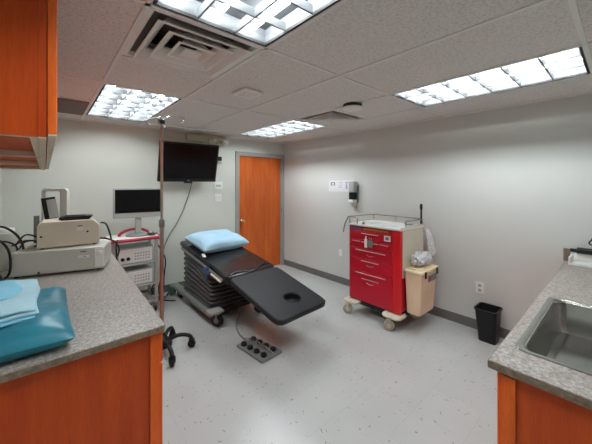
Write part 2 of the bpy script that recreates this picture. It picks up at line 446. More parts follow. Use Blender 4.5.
# air diffusers: stepped square cones
def diffuser(x0, x1, y0, y1, label, grp, small=False):
    cx, cy = (x0+x1)/2, (y0+y1)/2; hx, hy = (x1-x0)/2-.012, (y1-y0)/2-.012
    r = thing('air_diffuser', label, 'air vent', (cx, cy, HC), grp)
    def ring(b, a, z, bb, z2, th=.006):
        # sloped square frame from half-size factor a (outer, z) to bb (inner, z2)
        P = lambda f, zz: [b._v((cx+sx*hx*f, cy+sy*hy*f, zz)) for sx, sy in ((-1, -1), (1, -1), (1, 1), (-1, 1))]
        o1, i1, i2, o2 = P(a, z), P(bb, z2), P(bb, z2+th), P(a, z+th)
        for k in range(4):
            l = (k+1) % 4
            b.bm.faces.new((o1[k], o1[l], i1[l], i1[k])); b.bm.faces.new((i1[k], i1[l], i2[l], i2[k]))
            b.bm.faces.new((i2[k], i2[l], o2[l], o2[k])); b.bm.faces.new((o2[k], o2[l], o1[l], o1[k]))
    b = B(); ring(b, 1.0, HC+.0, .92, HC+.0); ring(b, .92, HC, .88, HC+.02)
    b.make('pan', 'diff', r, smooth=False)
    b = B(); ring(b, .885, HC+.021, .70, HC+.08); b.make('throat', 'throat', r, smooth=False)
    for k, (a, bb) in enumerate(((.84, .66), (.60, .42), (.35, .20))):
        b = B(); ring(b, a, HC-.024+.002*k, a-.055, HC-.022+.002*k, .006); ring(b, a-.055, HC-.022+.002*k, bb-.03, HC+.035)
        b.make('cone', 'diff', r, smooth=False)
    b = B(); b.box(cx-hx*.16, cx+hx*.16, cy-hy*.16, cy+hy*.16, HC-.02, HC-.012); b.make('centre_plate', 'diff', r, smooth=False)
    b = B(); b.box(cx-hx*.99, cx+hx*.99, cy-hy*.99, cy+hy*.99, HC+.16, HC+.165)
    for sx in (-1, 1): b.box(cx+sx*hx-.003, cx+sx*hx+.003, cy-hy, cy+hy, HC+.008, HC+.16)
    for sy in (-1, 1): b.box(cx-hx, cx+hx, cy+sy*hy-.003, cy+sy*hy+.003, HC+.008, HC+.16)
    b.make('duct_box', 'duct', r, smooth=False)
    return r
diffuser(gx[1], gx[2], gy[4], gy[5], 'large stepped square air diffuser next to the nearest ceiling light', 'square ceiling diffusers')
diffuser(gx[4], gx[5], gy[5], gy[6], 'far square air diffuser beside the round ceiling disc with the shadow-dark rim', 'square ceiling diffusers')

# small exhaust grille, ceiling disc, dark panel
g = thing('ceiling_speaker_grille', 'small square white grille in the middle of the ceiling', 'ceiling grille', (1.35, 2.2, HC))
R = Matrix.Translation((1.35, 2.2, 0)) @ Matrix.Rotation(.08, 4, 'Z')
b = B(R); b.prism(rrect(-.1, .1, -.105, .105, .02), HC-.028, HC-.001); b.make('grille_frame', 'white', g, bevel=.008)
b = B(R)
for k in range(7): b.box(-.06, .06, -.062+k*.018, -.052+k*.018, HC-.033, HC-.0285)
b.make('grille_slats', 'diff', g, smooth=False)
g = thing('smoke_detector', 'white round ceiling disc with its shadow as a dark rim beside the far diffuser', 'ceiling disc', (2.37, 1.84, HC))
B().lathe([(.085, 0), (.095, -.004), (.095, -.026), (.09, -.03)], (2.37, 1.84, HC-.0005), 32).make('shadow_ring', 'darkgap', g)  # ring coloured near black for the shadow around the hanging disc
B().lathe([(.085, -.031), (.100, -.034), (.098, -.050), (.07, -.060), (.02, -.062)], (2.37, 1.84, HC), 32).make('cover', 'white', g)
b = B().box(-.0, gx[1]-t-.004, 3.50, 4.18, HC-.0125, HC-.0075)
tag(rest(b.make('dark_ceiling_panel', 'darkpanel', smooth=False)), 'dark grey ceiling panel left of the far left ceiling light', 'ceiling panel')

# ------------------------------------------------------------ upper cabinets on the left wall
UZ0 = 1.778
def upper(y0, y1, label):
    r = thing('upper_cabinet', label, 'cabinet', (-.17, (y0+y1)/2, UZ0), 'cherry wall cabinets')
    b = B(); xb, xf = X0+.001, -.018
    b.box(xb, xf, y0, y0+.018, UZ0, HC-.015).box(xb, xf, y1-.018, y1, UZ0, HC-.015)
    b.box(xb, xb+.01, y0+.018, y1-.018, UZ0, HC-.015).box(xb, xf, y0+.018, y1-.018, HC-.035, HC-.015)
    b.make('cabinet_body', 'cab', r, smooth=False)
    B().box(xb+.012, xf-.02, y0+.019, y1-.019, UZ0+.03, UZ0+.045).make('bottom_shelf', 'cab_in', r, smooth=False)
    B().box(xb+.012, xf, y0+.019, y0+.045, UZ0, UZ0+.028).box(xb+.012, xf, y1-.045, y1-.019, UZ0, UZ0+.028).box(xf-.02, xf, y0+.045, y1-.045, UZ0, UZ0+.028).make('bottom_rail', 'cab_rail', r, smooth=False)
    B().box(xf+.001, xf+.022, y0+.002, y1-.002, UZ0+.0, HC-.015).make('face_frame', 'cab', r, smooth=False)
    B().box(xf+.001, xf+.022, y0+.002, y1-.002, UZ0-.003, UZ0-.0003).make('bottom_edge', 'cab_rail', r, smooth=False)
    m = (y0+y1)/2
    for a, c in ((y0+.0, m-.002), (m+.002, y1-.0)):
        dr = B().box(xf+.024, xf+.049, a+.001, c-.003, UZ0+.012, HC-.02).make('door', 'cab_l', r, bevel=.002, smooth=False)
        B().box(xf+.025, xf+.048, a+.002, c-.004, UZ0+.007, UZ0+.0117).make('bottom_edge', 'cab_rail', dr, smooth=False)
    return r
upper(1.25, 2.20, 'nearest orange cherry wall cabinet, cut by the upper left corner of the photo')
upper(2.205, 3.15, 'middle cherry wall cabinet behind the nearest one on the left wall')
upper(3.155, 4.10, 'farthest cherry wall cabinet on the left wall, toward the back corner')

# ------------------------------------------------------------ left counter
def base_left(y0, y1, label, first=False):
    r = thing('base_cabinet', label, 'cabinet', (.05, (y0+y1)/2, 0), 'cherry base cabinets under the left counter')
    xb, xf = X0+.002, .437
    b = B().box(xb, xf, y0, y1, .1, .880).box(xb, xf-.06, y0+.01, y1, 0, .1)
    b.make('cabinet_body', 'cab', r, smooth=False)
    if first:
        B().box(xf-.042, xf, y0-.012, y0-.001, .0, .880).make('corner_stile', 'cab_l', r, bevel=.002, smooth=False)
    m = (y0+y1)/2
    for a, c in ((y0+.004, m-.003), (m+.003, y1-.004)):
        dr = B().box(xf+.001, xf+.02, a, c, .12, .70).make('door', 'cab_l', r, bevel=.003, smooth=False)
        w_ = B().box(xf+.001, xf+.02, a, c, .715, .86).make('drawer', 'cab_l', r, bevel=.003, smooth=False)
        B().tube([(xf+.02, (a+c)/2-.05, .79), (xf+.045, (a+c)/2-.045, .79), (xf+.045, (a+c)/2+.045, .79), (xf+.02, (a+c)/2+.05, .79)], .005, 8, False).make('handle', 'chrome', w_)
    return r
base_left(1.565, 2.55, 'cherry base cabinet whose orange end panel faces the camera at lower left', True)
base_left(2.555, 3.50, 'cherry base cabinet under the left counter, hidden behind the nearest one')
ct = B().prism([(X0+.002, 1.53), (.448, 1.53), (.458, 1.542), (.525, 3.74), (X0+.002, 3.74)], .882, .915)
o = ct.make('left_countertop', 'lam', bevel=.003, smooth=False)
tag(rest(o), 'long grey-brown speckled laminate countertop on the left under the machines', 'countertop')
B().prism([(X0+.002, 1.5265), (.4495, 1.5265), (.4615, 1.5415), (.5285, 3.74), (.5255, 3.74), (.4585, 1.542), (.4485, 1.5295), (X0+.002, 1.5295)], .884, .9115).make('edge_band', 'lam_edge', o, smooth=False)

# ------------------------------------------------------------ right counter with sink
RX0, RX1, RYF = 1.354, X1-.002, .365
SX0, SX1, SY0, SY1 = 1.552, 2.375, -.17, .292    # bowl opening
b = B()
for bx in ((RX0, SX0, YF+.001, RYF), (SX1, RX1, YF+.001, RYF), (SX0, SX1, SY1, RYF), (SX0, SX1, YF+.001, SY0)): b.box(*bx, .882, .9148)
o = b.make('sink_countertop', 'lam', smooth=False)
tag(o, 'speckled laminate countertop on the right around the steel sink', 'countertop')
e1 = B().box(RX0-.004, RX0-.0005, YF+.001, RYF+.004,   .885, .912).box(RX0-.0005, RX1, RYF+.0005, RYF+.004, .885, .912).make('edge_band', 'lam_edge', o, smooth=False)
B().box(X1-.022, X1-.003, YF+.002, .385, .916, 1.03).make('side_splash', 'lam_edge', o, bevel=.002, smooth=False)
def base_right(x0, x1, label, first=False):
    r = thing('base_cabinet', label, 'cabinet', ((x0+x1)/2, .03, 0), 'cherry base cabinets under the sink counter')
    yb, yf = YF+.002, .325
    b = B()
    b.box(x0, x0+.018, yb, yf, 0 if first else .1, .87).box(x1-.018, x1, yb, yf, .1, .87)
    b.box(x0+.018, x1-.018, yb, yb+.01, .1, .87).box(x0+.018, x1-.018, yb+.01, yf, .1, .118).box(x0+.018, x1-.018, yb+.01, yf-.06, 0, .1)
    b.make('cabinet_body', 'cab', r, smooth=False)
    if first: B().box(x0-.012, x0-.001, yf-.045, yf, .0, .87).make('corner_stile', 'cab_l', r, bevel=.002, smooth=False)
    m = (x0+x1)/2
    for a, c in ((x0+.004, m-.003), (m+.003, x1-.004)):
        dr = B().box(a, c, yf+.001, yf+.019, .12, .862).make('door', 'cab_l', r, bevel=.003, smooth=False)
        hx = c-.05 if c < m else a+.05
        B().tube([(hx, yf+.018, .7), (hx, yf+.042, .705), (hx, yf+.042, .795), (hx, yf+.018, .8)], .005, 8, False).make('handle', 'chrome', dr)
    return r
base_right(1.376, 2.50, 'cherry cabinet under the sink, its orange end panel at lower right', True)
base_right(2.505, 3.60, 'cherry base cabinet between the sink cabinet and the right wall')
sk = thing('kitchen_sink', 'stainless steel drop-in sink in the right counter', 'sink', (1.965, .06, .73))
def loop(b, poly, z): return [b._v((x, y, z)) for x, y in poly]
b = B()
prof = [(-.030, .9155), (-.027, .9205), (-.010, .9205), (-.004, .917), (.004, .905), (.010, .78), (.022, .735), (.05, .725)]
loops = []
for off, z in prof:
    loops.append(loop(b, rrect(SX0-.0+off, SX1-off, SY0+off, SY1-off, max(.02, .06-off*.3 if off > 0 else .045), 6), z))
for A, Q in zip(loops, loops[1:]):
    n_ = len(A)
    for k in range(n_): l = (k+1) % n_; b.bm.faces.new((A[k], A[l], Q[l], Q[k]))
b.bm.faces.new(loops[-1])
bas = b.make('basin', 'steel', sk)
B().lathe([(.045, .0), (.05, .004), (.03, .005), (.028, .001)], (1.965, .06, .726), 24).make('drain', 'chrome', sk)
b = B()
b.lathe([(.028, 0), (.028, .01), (.016, .02), (.014, .06)], (1.965, -.215, .919), 20)
b.tube([(1.965, -.215, .97), (1.965, -.215, 1.10), (1.965, -.17, 1.17), (1.965, -.08, 1.17), (1.965, -.04, 1.11)], .011, 12)
b.make('faucet', 'chrome', sk)

# white caddy with black foam roll against the right wall splash
cd = thing('white_tray', 'white tray with a long black grip on the sink counter beside the right wall', 'tray', (3.53, .2, .916))
b = B().box(3.46, 3.615, .02, .335, .916, .935).box(3.60, 3.618, .02, .335, .935, 1.005).box(3.46, 3.60, .32, .335, .935, .985)
b.make('tray_body', 'white', cd, bevel=.004, smooth=False)
b = B().cyl((3.60, .29, 1.030), (3.59, .02, 1.035), .027, n=16).cyl((3.60, .335, 1.028), (3.60, .29, 1.030), .014, n=12)
b.cyl((3.61, .06, 1.03), (3.61, .06, .99), .006, n=8).cyl((3.61, .25, 1.03), (3.61, .25, .99), .006, n=8)
b.make('grip', 'black', cd, bevel=.003)
hk = B().tube([(3.648, .19, 1.135), (3.62, .205, 1.125), (3.615, .215, 1.105), (3.62, .205, 1.09), (3.63, .18, 1.088)], .006, 8)
hk.cyl((3.6495, .19, 1.135), (3.642, .19, 1.135), .015, n=14)
tag(rest(hk.make('wall_hook', 'black')), 'small black hook on the right wall above the white tray', 'hook')

# ------------------------------------------------------------ machines on the left counter
T = Matrix.Translation((.115, 3.05, 0)) @ Matrix.Rotation(-.27, 4, 'Z')
m1 = thing('medical_device', 'long low grey machine box, lower of the stacked pair on the left counter', 'machine', (.115, 3.05, .916))
b = B(T); b.prism([(-.30, .93), (.30, .93), (.30, 1.10), (.28, 1.108), (-.285, 1.108), (-.30, 1.09)], -.13, .28, 'y'); b.make('case', 'offwhite', m1, bevel=.006)
for x in (-.26, .26):
    for y in (-.1, .24): B(T).cyl((x, y, .9165), (x, y, .931), .014, n=12).make('rubber_foot', 'rubber', m1)
b = B(T); b.box(.235, .30, -.136, -.131, .945, 1.098); b.make('port_panel', 'white', m1, bevel=.002, smooth=False)
b = B(T); b.lathe([(.022, -.131), (.022, -.15), (.012, -.156)], (.268, 0, 1.06), 18, 'y'); b.make('connector', 'white', m1)
B(T).box(.14, .18, -.1335, -.1305, 1.075, 1.085).make('badge', 'inkgrey', m1, smooth=False)
B(T).box(.165, .175, -.1345, -.1329, 1.035, 1.045).make('label_mark', 'inkgrey', m1, smooth=False)
b = B(T); b.box(.125, .20, -.1328, -.1303, 1.03, 1.05); b.make('label_plate', 'paper', m1, smooth=False)
b = B(T); b.lathe([(.008, -.128), (.008, -.136), (.004, -.138)], (-.12, 0, .945), 12, 'y'); b.make('button', 'black', m1)

T = Matrix.Translation((.155, 3.06, 0)) @ Matrix.Rotation(-.05, 4, 'Z')
m2 = thing('medical_device', 'beige machine box with chamfered top corner stacked on the longer grey machine', 'machine', (.155, 3.06, 1.109))
b = B(T); b.prism([(-.20, 1.118), (.195, 1.118), (.207, 1.14), (.205, 1.27), (.16, 1.322), (-.172, 1.322), (-.20, 1.296)], -.06, .24, 'y'); b.make('case', 'beige', m2, bevel=.005)
for x in (-.17, .17):
    for y in (-.03, .2): B(T).cyl((x, y, 1.1095), (x, y, 1.119), .012, n=12).make('rubber_foot', 'rubber', m2)
b = B(T); b.box(-.199, .203, -.0615, -.0603, 1.212, 1.214); b.make('seam', 'cream', m2, smooth=False)
for x, z in ((-.175, 1.21), (.12, 1.225)): B(T).lathe([(.008, -.06), (.008, -.066)], (x, 0, z), 10, 'y').make('button', 'black', m2)
b = B(T); b.box(.05, .085, -.063, -.0605, 1.272, 1.281); b.make('badge', 'inkgrey', m2, smooth=False)
b = B(T); b.box(.045, .09, -.0625, -.0605, 1.24, 1.262); b.make('label_plate', 'paper', m2, smooth=False)

kb = thing('handset_tray', 'flat black handset lying on top of the beige machine', 'handset', (.20, 3.12, 1.323))
T = Matrix.Translation((.205, 3.09, 0)) @ Matrix.Rotation(-.1, 4, 'Z')
b = B(T); b.prism([(-.10, 1.3235), (.085, 1.3235), (.115, 1.352), (.09, 1.356), (-.11, 1.350), (-.12, 1.335)], -.05, .09, 'y'); b.make('shell', 'black', kb, bevel=.004)
b = B(T); b.box(-.08, .06, -.02, .06, 1.353, 1.359); b.make('key_field', 'rubber', kb, smooth=False)

vw = thing('tabletop_viewer', 'pale upright rounded frame stand behind the beige machine', 'display stand', (.11, 3.42, .916))
T = Matrix.Translation((.07, 3.44, 0)) @ Matrix.Rotation(-.35, 4, 'Z')
b = B(T)
outer = rrect(-.09, .10, 1.18, 1.585, .03); inner = rrect(-.075, .045, 1.21, 1.56, .012)
for y0, y1 in ((-.03, .03),):
    lo = [b._v((x, y0, z)) for x, z in outer]; hi = [b._v((x, y1, z)) for x, z in outer]
    li = [b._v((x, y0, z)) for x, z in inner]; hi2 = [b._v((x, y1, z)) for x, z in inner]
    n_ = len(outer)
    for k in range(n_):
        l = (k+1) % n_
        b.bm.faces.new((lo[k], lo[l], li[l], li[k])); b.bm.faces.new((hi[l], hi[k], hi2[k], hi2[l]))
        b.bm.faces.new((lo[k], hi[k], hi[l], lo[l])); b.bm.faces.new((li[l], hi2[l], hi2[k], li[k]))
b.box(-.02, .02, -.01, .01, .94, 1.185); b.prism(rrect(-.09, .09, -.06, .06, .02), .9165, .942)
b.make('frame', 'offwhite', vw, bevel=.004)
tb = thing('tablet', 'black edged grey tablet standing tilted before the pale upright frame', 'tablet', (.05, 3.27, 1.323))
T = Matrix.Translation((.055, 3.27, 1.3275)) @ Matrix.Rotation(-.1, 4, 'Z') @ Matrix.Rotation(-.16, 4, 'Y') @ Matrix.Rotation(-.1, 4, 'X')
b = B(T); b.box(-.055, .04, -.012, .0, 0, .185); b.make('bezel', 'black', tb, bevel=.004)
b = B(T); b.box(-.022, .038, -.0145, -.0122, .005, .165); b.make('screen', 'lgrey', tb, smooth=False)

bc = thing('wall_bracket_box', 'dark block standing behind the left end of the beige machine', 'box', (-.08, 3.42, .916))
B().box(-.075, -.035, 3.40, 3.44, .9165, 1.345).make('block', 'greymetal', bc, bevel=.004)
cyl_ = thing('white_canister', 'white canister at the left edge of the counter among the black cables', 'canister', (-.24, 3.40, .916))
B().lathe([(.07, 0), (.075, .01), (.075, .27), (.07, .30), (.05, .315)], (-.245, 3.40, .9165), 28).make('body', 'offwhite', cyl_)
B().lathe([(.055, .313), (.055, .335), (.05, .34)], (-.245, 3.40, .9165), 24).make('cap', 'white', cyl_)
# black cables bundled on the counter
rnd = random.Random(3)
cables = [
 [(-.33, 3.15, 1.27), (-.24, 3.1, 1.30), (-.15, 3.12, 1.20), (-.13, 3.15, 1.05), (-.2, 3.2, .94)],
 [(-.34, 3.05, 1.20), (-.26, 3.0, 1.22), (-.2, 3.0, 1.12), (-.2, 2.97, .96), (-.28, 2.95, .93)],
 [(-.34, 3.0, 1.12), (-.3, 2.95, 1.08), (-.25, 2.9, .98), (-.3, 2.85, .93)],
 [(-.18, 3.2, 1.13), (-.13, 3.25, 1.2), (-.08, 3.3, 1.19), (-.02, 3.32, 1.14)],
 [(-.2, 3.22, 1.13), (-.12, 3.2, 1.165), (-.04, 3.18, 1.15), (-.06, 3.1, 1.125)],
 [(-.19, 3.26, 1.0), (-.14, 3.27, 1.13), (-.08, 3.28, 1.15), (-.05, 3.30, 1.12)],
 [(-.33, 3.22, 1.13), (-.25, 3.24, 1.17), (-.17, 3.26, 1.10), (-.22, 3.25, .94)],
 [(-.34, 2.96, 1.0), (-.30, 2.90, 1.10), (-.25, 2.88, 1.05), (-.24, 2.84, .93)],
 [(-.33, 2.9, 1.02), (-.28, 2.88, 1.04), (-.22, 2.84, .95), (-.29, 2.78, .925)],
]
for k, pts in enumerate(cables):
    o = B().tube(pts, .0085 if k in (0, 1) else .0065, 8).make('power_cable', 'black')
    tag(rest(o), ['thickest arching black cable beside the white canister', 'black cable looping under the top arch left of the machines', 'short black cable dropping at the left edge of the photo',
                  'thin black cable arching behind the beige machine', 'black cable lying flat on the grey machine', 'black cable rising in the gap just left of the beige machine', 'black cable arching in front of the white canister', 'black cable hooked low beside the left end of the grey machine', 'lowest black cable coiling on the counter at the left edge'][k], 'cable', 'black cables left of the machines')
for k, (pts) in enumerate([[(.38, 3.1, 1.28), (.41, 3.05, 1.27), (.43, 3.0, 1.2), (.44, 2.98, 1.14)], [(.37, 3.12, 1.14), (.42, 3.06, 1.135), (.48, 3.05, 1.10), (.52, 3.1, 1.02), (.525, 3.2, .935)]]):
    o = B().tube(pts, .007, 8).make('device_cable', 'black')
    tag(rest(o), ['black cable hanging from the right side of the beige machine', 'black cable dropping off the grey machine toward the monitor cart'][k], 'cable')
    
# ------------------------------------------------------------ drape packs on the near left counter
b = B(); cushion(b, -.12, 1.925, .968, .465, .79, .125, rot=0, pw=4.5, noise=.007, pinch=.05, seed=4)
tag(rest(b.make('teal_pack', 'teal', sub=1)), 'shiny teal blue wrapped pack lying on the near left counter', 'pack')
dp = thing('folded_drapes', 'folded light blue paper drapes stacked on the teal pack', 'drapes', (-.18, 1.93, 1.025))
def sheet(x0, x1, y0, y1, z0, z1, m, seed, rot=0):
    rr = random.Random(seed); b = B(); n = 10
    def top(u, v): return .004*math.sin(6*u+rr.random()*.3+seed)+.003*math.sin(8*v+seed*2)-.010*max(0, u-.75)*4*(u-.75)*4
    for lvl in (0, 1):
        pass
    g = []
    for lvl, z in ((0, z0), (1, z1)):
        gg = [[None]*(n+1) for _ in range(n+1)]
        for i in range(n+1):
            for j in range(n+1):
                u, v = i/n, j/n
                gg[i][j] = b._v((x0+(x1-x0)*u+(.006*math.sin(9*v+seed)), y0+(y1-y0)*v+.05*rot*u, z+top(u, v)*(1 if lvl else .8)))
        g.append(gg)
    for gg in g:
        for i in range(n):
            for j in range(n): b.bm.faces.new((gg[i][j], gg[i+1][j], gg[i+1][j+1], gg[i][j+1]))
    A, D_ = g
    for i in range(n):
        for (p, q) in (((i, 0), (i+1, 0)), ((i, n), (i+1, n)), ((0, i), (0, i+1)), ((n, i), (n, i+1))):
            b.bm.faces.new((A[p[0]][p[1]], A[q[0]][q[1]], D_[q[0]][q[1]], D_[p[0]][p[1]]))
    return b.make('folded_sheet', m, dp, bevel=.004)
sheet(-.345, -.035, 1.66, 2.20, 1.032, 1.044, 'drape', 1, 1)
sheet(-.345, -.025, 1.68, 2.24, 1.047, 1.060, 'drape_w', 2, 1)
sheet(-.345, -.03, 1.69, 2.22, 1.063, 1.074, 'drape_w', 3, 1)
sheet(-.345, -.09, 1.93, 2.28, 1.077, 1.088, 'drape', 5, 0)

# ------------------------------------------------------------ monitor cart
mc = thing('equipment_cart', 'small white shelved equipment cart with red bumper behind the left counter', 'cart', (.84, 4.1, 0))
CX0, CX1, CY0, CY1 = .57, 1.11, 3.92, 4.34
b = B().prism(rrect(CX0, CX1, CY0+.02, CY1, .03), .935, .965); b.make('top_shelf', 'white', mc, bevel=.004)
b = B().tube([(CX0-.005, CY1-.05, .95), (CX0-.01, CY0+.05, .95), (CX0+.03, CY0-.005, .95), ((CX0+CX1)/2, CY0-.025, .95), (CX1-.03, CY0-.005, .95), (CX1+.01, CY0+.05, .95), (CX1+.005, CY1-.05, .95)], .02, 10); b.make('bumper', 'maroon', mc)
for z in (.625, .35, .12):
    b = B().box(CX0+.06, CX1-.05, CY0+.03, CY1-.02, z, z+.022); b.make('shelf', 'lgrey', mc, bevel=.003)
for x in (CX0+.035, CX1-.03):
    for y in (CY0+.05, CY1-.04):
        B().box(x-.018, x+.018, y-.018, y+.018, .11, .935).make('post', 'lgrey', mc, bevel=.003)
b = B()
b.box(CX0+.02, CX1-.015, CY0+.04, CY1-.03, .085, .112); b.make('base_frame', 'greymetal', mc, bevel=.004)
for x in (CX0+.04, CX1-.04):
    for y in (CY0+.06, CY1-.05): caster(mc, x, y, .034, .02, stem=.012)
B().tube([(.70, 4.18, .964), (.71, 4.18, .995), (.77, 4.18, 1.03), (.87, 4.185, 1.045), (.97, 4.18, 1.03), (1.03, 4.18, .995), (1.04, 4.18, .964)], .018, 10).make('grab_handle', 'maroon', mc)
for z0, z1, lab in ((.648, .845, 'white front-panel console on the upper shelf of the small cart'), (.373, .565, 'white front-panel console on the lower shelf of the small cart')):
    dv = thing('console_unit', lab, 'machine', (.85, 4.1, z0), 'consoles on the small cart')
    B().box(.645, 1.045, 3.97, 4.28, z0, z1).make('case', 'lgrey', dv, bevel=.005)
    B().box(.66, 1.03, 3.964, 3.969, z0+.015, z1-.015).make('front_plate', 'white', dv, smooth=False)
    b = B()
    for k, x in enumerate((.70, .76)): b.lathe([(.02, 3.964), (.02, 3.945), (.012, 3.94)], (x, 0, z0+.07), 14, 'y')
    b.make('knob', 'black', dv)
    b = B()
    for a in range(6):
        for c in range(3): b.box(.83+a*.03, .848+a*.03, 3.9615, 3.9638, z0+.045+c*.035, z0+.062+c*.035)
    b.make('button_grid', 'lgrey', dv, smooth=False)
mo = thing('computer_monitor', 'grey framed computer monitor with black screen on the small cart', 'monitor', (.87, 4.12, .966))
T = Matrix.Translation((.90, 4.1, 0)) @ Matrix.Rotation(-.12, 4, 'Z')
b = B(T); b.box(-.275, .275, -.02, .02, 1.20, 1.57); b.make('bezel', 'lgrey', mo, bevel=.006)
b = B(T); b.box(-.255, .255, -.023, -.0205, 1.262, 1.553); b.make('screen', 'gloss', mo, smooth=False)
b = B(T); b.box(-.035, .035, .0, .04, 1.0, 1.3); b.make('neck', 'lgrey', mo, bevel=.005)
b = B(T); b.lathe([(.14, 0), (.14, .012), (.10, .022), (.045, .03)], (0, .02, .967), 28); b.make('foot', 'greymetal', mo)
km = thing('computer_mouse', 'black mouse and cord on the cart top right of the monitor foot', 'mouse', (1.03, 3.99, .966))
b = B(); cushion(b, 1.03, 4.0, .985, .07, .11, .036, rot=.4, pw=2, noise=0); b.make('mouse_body', 'black', km)
B().tube([(1.04, 4.05, .985), (1.07, 4.1, .99), (1.08, 4.16, .985), (1.10, 4.2, .975), (1.14, 4.22, .90)], .005, 8).make('cord', 'black', km)
for k, pts in enumerate([[(1.15, 4.22, .96), (1.17, 4.1, .85), (1.14, 4.0, .7), (1.16, 3.95, .5), (1.12, 4.0, .3), (1.16, 4.1, .1)], [(1.13, 4.26, .9), (1.13, 3.98, .78), (1.17, 3.9, .65), (1.15, 3.9, .42), (1.17, 4.0, .2), (1.13, 4.15, .03)], [(.64, 3.90, .97), (.62, 3.87, .90), (.63, 3.86, .7), (.66, 3.88, .45), (.72, 3.90, .43)]]):
    o = B().tube(pts, .008, 8).make('cart_cable', 'black')
    tag(rest(o), ['black cable hanging farthest right from the small equipment cart', 'black cable hanging just inside the right edge of the equipment cart', 'black cable hanging down the left front of the equipment cart'][k], 'cable', 'cables hanging on the equipment cart')

# ------------------------------------------------------------ IV pole
PX, PY = .845, 2.93
iv = thing('iv_pole', 'tall bare metal IV pole on a black five-legged caster base', 'pole', (PX, PY, 0))
B().cyl((PX, PY, .1), (PX, PY, 1.25), .0185, n=16).make('lower_tube', 'pole', iv)
B().cyl((PX, PY, 1.25), (PX, PY, 2.24), .0125, n=16).make('upper_tube', 'pole', iv)
B().lathe([(.022, 1.21), (.026, 1.22), (.026, 1.27), (.02, 1.285)], (PX, PY, 0), 18).make('collar', 'greymetal', iv)
B().lathe([(.02, 2.2), (.028, 2.205), (.028, 2.235), (.015, 2.245)], (PX, PY, 0), 16).make('top_clamp', 'black', iv)
for a in (-.5, -.5+PI/2, -.5+PI, -.5-PI/2):
    ux, uy = math.cos(a), math.sin(a); L = .19 if abs(a+.5) < .01 else .12
    B().tube([(PX, PY, 2.235), (PX+ux*L*.4, PY+uy*L*.4, 2.275 if L == .19 else 2.255), (PX+ux*L, PY+uy*L, 2.27 if L == .19 else 2.235), (PX+ux*(L+.008), PY+uy*(L+.008), 2.235 if L == .19 else 2.20), (PX+ux*(L-.02), PY+uy*(L-.02), 2.22 if L == .19 else 2.185)], .007, 8).make('hook', 'greymetal' if L < .15 else 'chrome', iv)  # short hooks coloured darker to show as silhouettes against the light
B().lathe([(.07, .065), (.095, .08), (.09, .12), (.05, .15), (.025, .2)], (PX, PY, 0), 22).make('hub', 'black', iv)
for k in range(5):
    a = math.radians((-88, -18, 52, 124, 196)[k]); ux, uy = math.cos(a), math.sin(a); L = .27
    B().tube([(PX+ux*.04, PY+uy*.04, .115), (PX+ux*.15, PY+uy*.15, .145), (PX+ux*(L-.03), PY+uy*(L-.03), .125), (PX+ux*L, PY+uy*L, .09)], .019, 10).make('leg', 'black', iv)
    caster(iv, PX+ux*L, PY+uy*L, .037, .034, yaw=a+1.2, m='black', fork='black', stem=.01)

# ------------------------------------------------------------ television
tv = thing('television', 'black flat screen television tilted down on the back wall', 'television', (1.65, 4.33, 1.95))
zt, zb, yt, yb = 2.225, 1.655, 4.20, 4.36
tl = math.atan2(yb-yt, zt-zb)
T = Matrix.Translation((1.632, (yt+yb)/2, (zt+zb)/2)) @ Matrix.Rotation(-.05, 4, 'Z') @ Matrix.Rotation(tl, 4, 'X') @ Matrix.Rotation(.0, 4, 'Y')
hw, hh = .43, .292
b = B(T); b.box(-hw, hw, -.0, .05, -hh, hh); b.make('casing', 'black', tv, bevel=.006)
b = B(T); b.box(-hw+.025, hw-.025, -.0025, -.0005, -hh+.05, hh-.025); b.make('screen', 'gloss', tv, smooth=False)
b = B(T); b.box(-.06, .06, -.02, .04, -hh-.018, -hh-.001); b.make('sensor_bar', 'black', tv, bevel=.003)
b = B(T); b.box(-.012, .012, -.0035, -.0008, -hh+.016, -hh+.028); b.make('badge', 'lgrey', tv, smooth=False)
b = B().box(1.55, 1.75, 4.545, 4.558, 1.83, 2.07).box(1.60, 1.70, 4.34, 4.546, 1.92, 1.98); b.make('wall_bracket', 'greymetal', tv, bevel=.003)
o = B().tube([(1.70, 4.40, 1.66), (1.73, 4.50, 1.58), (1.70, 4.545, 1.42), (1.63, 4.55, 1.22), (1.52, 4.55, 1.0), (1.42, 4.55, .85), (1.33, 4.55, .62), (1.30, 4.548, .40)], .008, 8).make('television_cable', 'cable')
tag(rest(o), 'thin grey cable hanging down the back wall under the television', 'cable')

# emergency light, thermostat, wall plates
em = thing('emergency_light', 'pale two-headed emergency light above the television', 'emergency light', (1.98, Y1, 2.34))
b = B().box(1.66, 2.36, Y1-.075, Y1-.001, 2.30, 2.415); b.make('housing', 'green', em, bevel=.01)
for x in (2.04, 2.26):
    b = B().lathe([(.03, -.02), (.052, -.05), (.058, -.11), (.05, -.115)], (x, Y1-.055, 2.325), 24, 'y'); lh = b.make('lamp_head', 'green', em)
    B().lathe([(.042, -.116), (.03, -.121), (.006, -.123)], (x, Y1-.055, 2.325), 24, 'y').make('lamp_lens', 'lampglass', lh)
th = thing('thermostat', 'small black and white box on the wall right of the television', 'thermostat', (2.24, Y1, 2.0))
B().box(2.215, 2.275, Y1-.03, Y1-.001, 2.02, 2.09).make('upper_box', 'black', th, bevel=.003)
B().box(2.21, 2.28, Y1-.022, Y1-.001, 1.975, 2.005).make('lower_box', 'lgrey', th, bevel=.003)
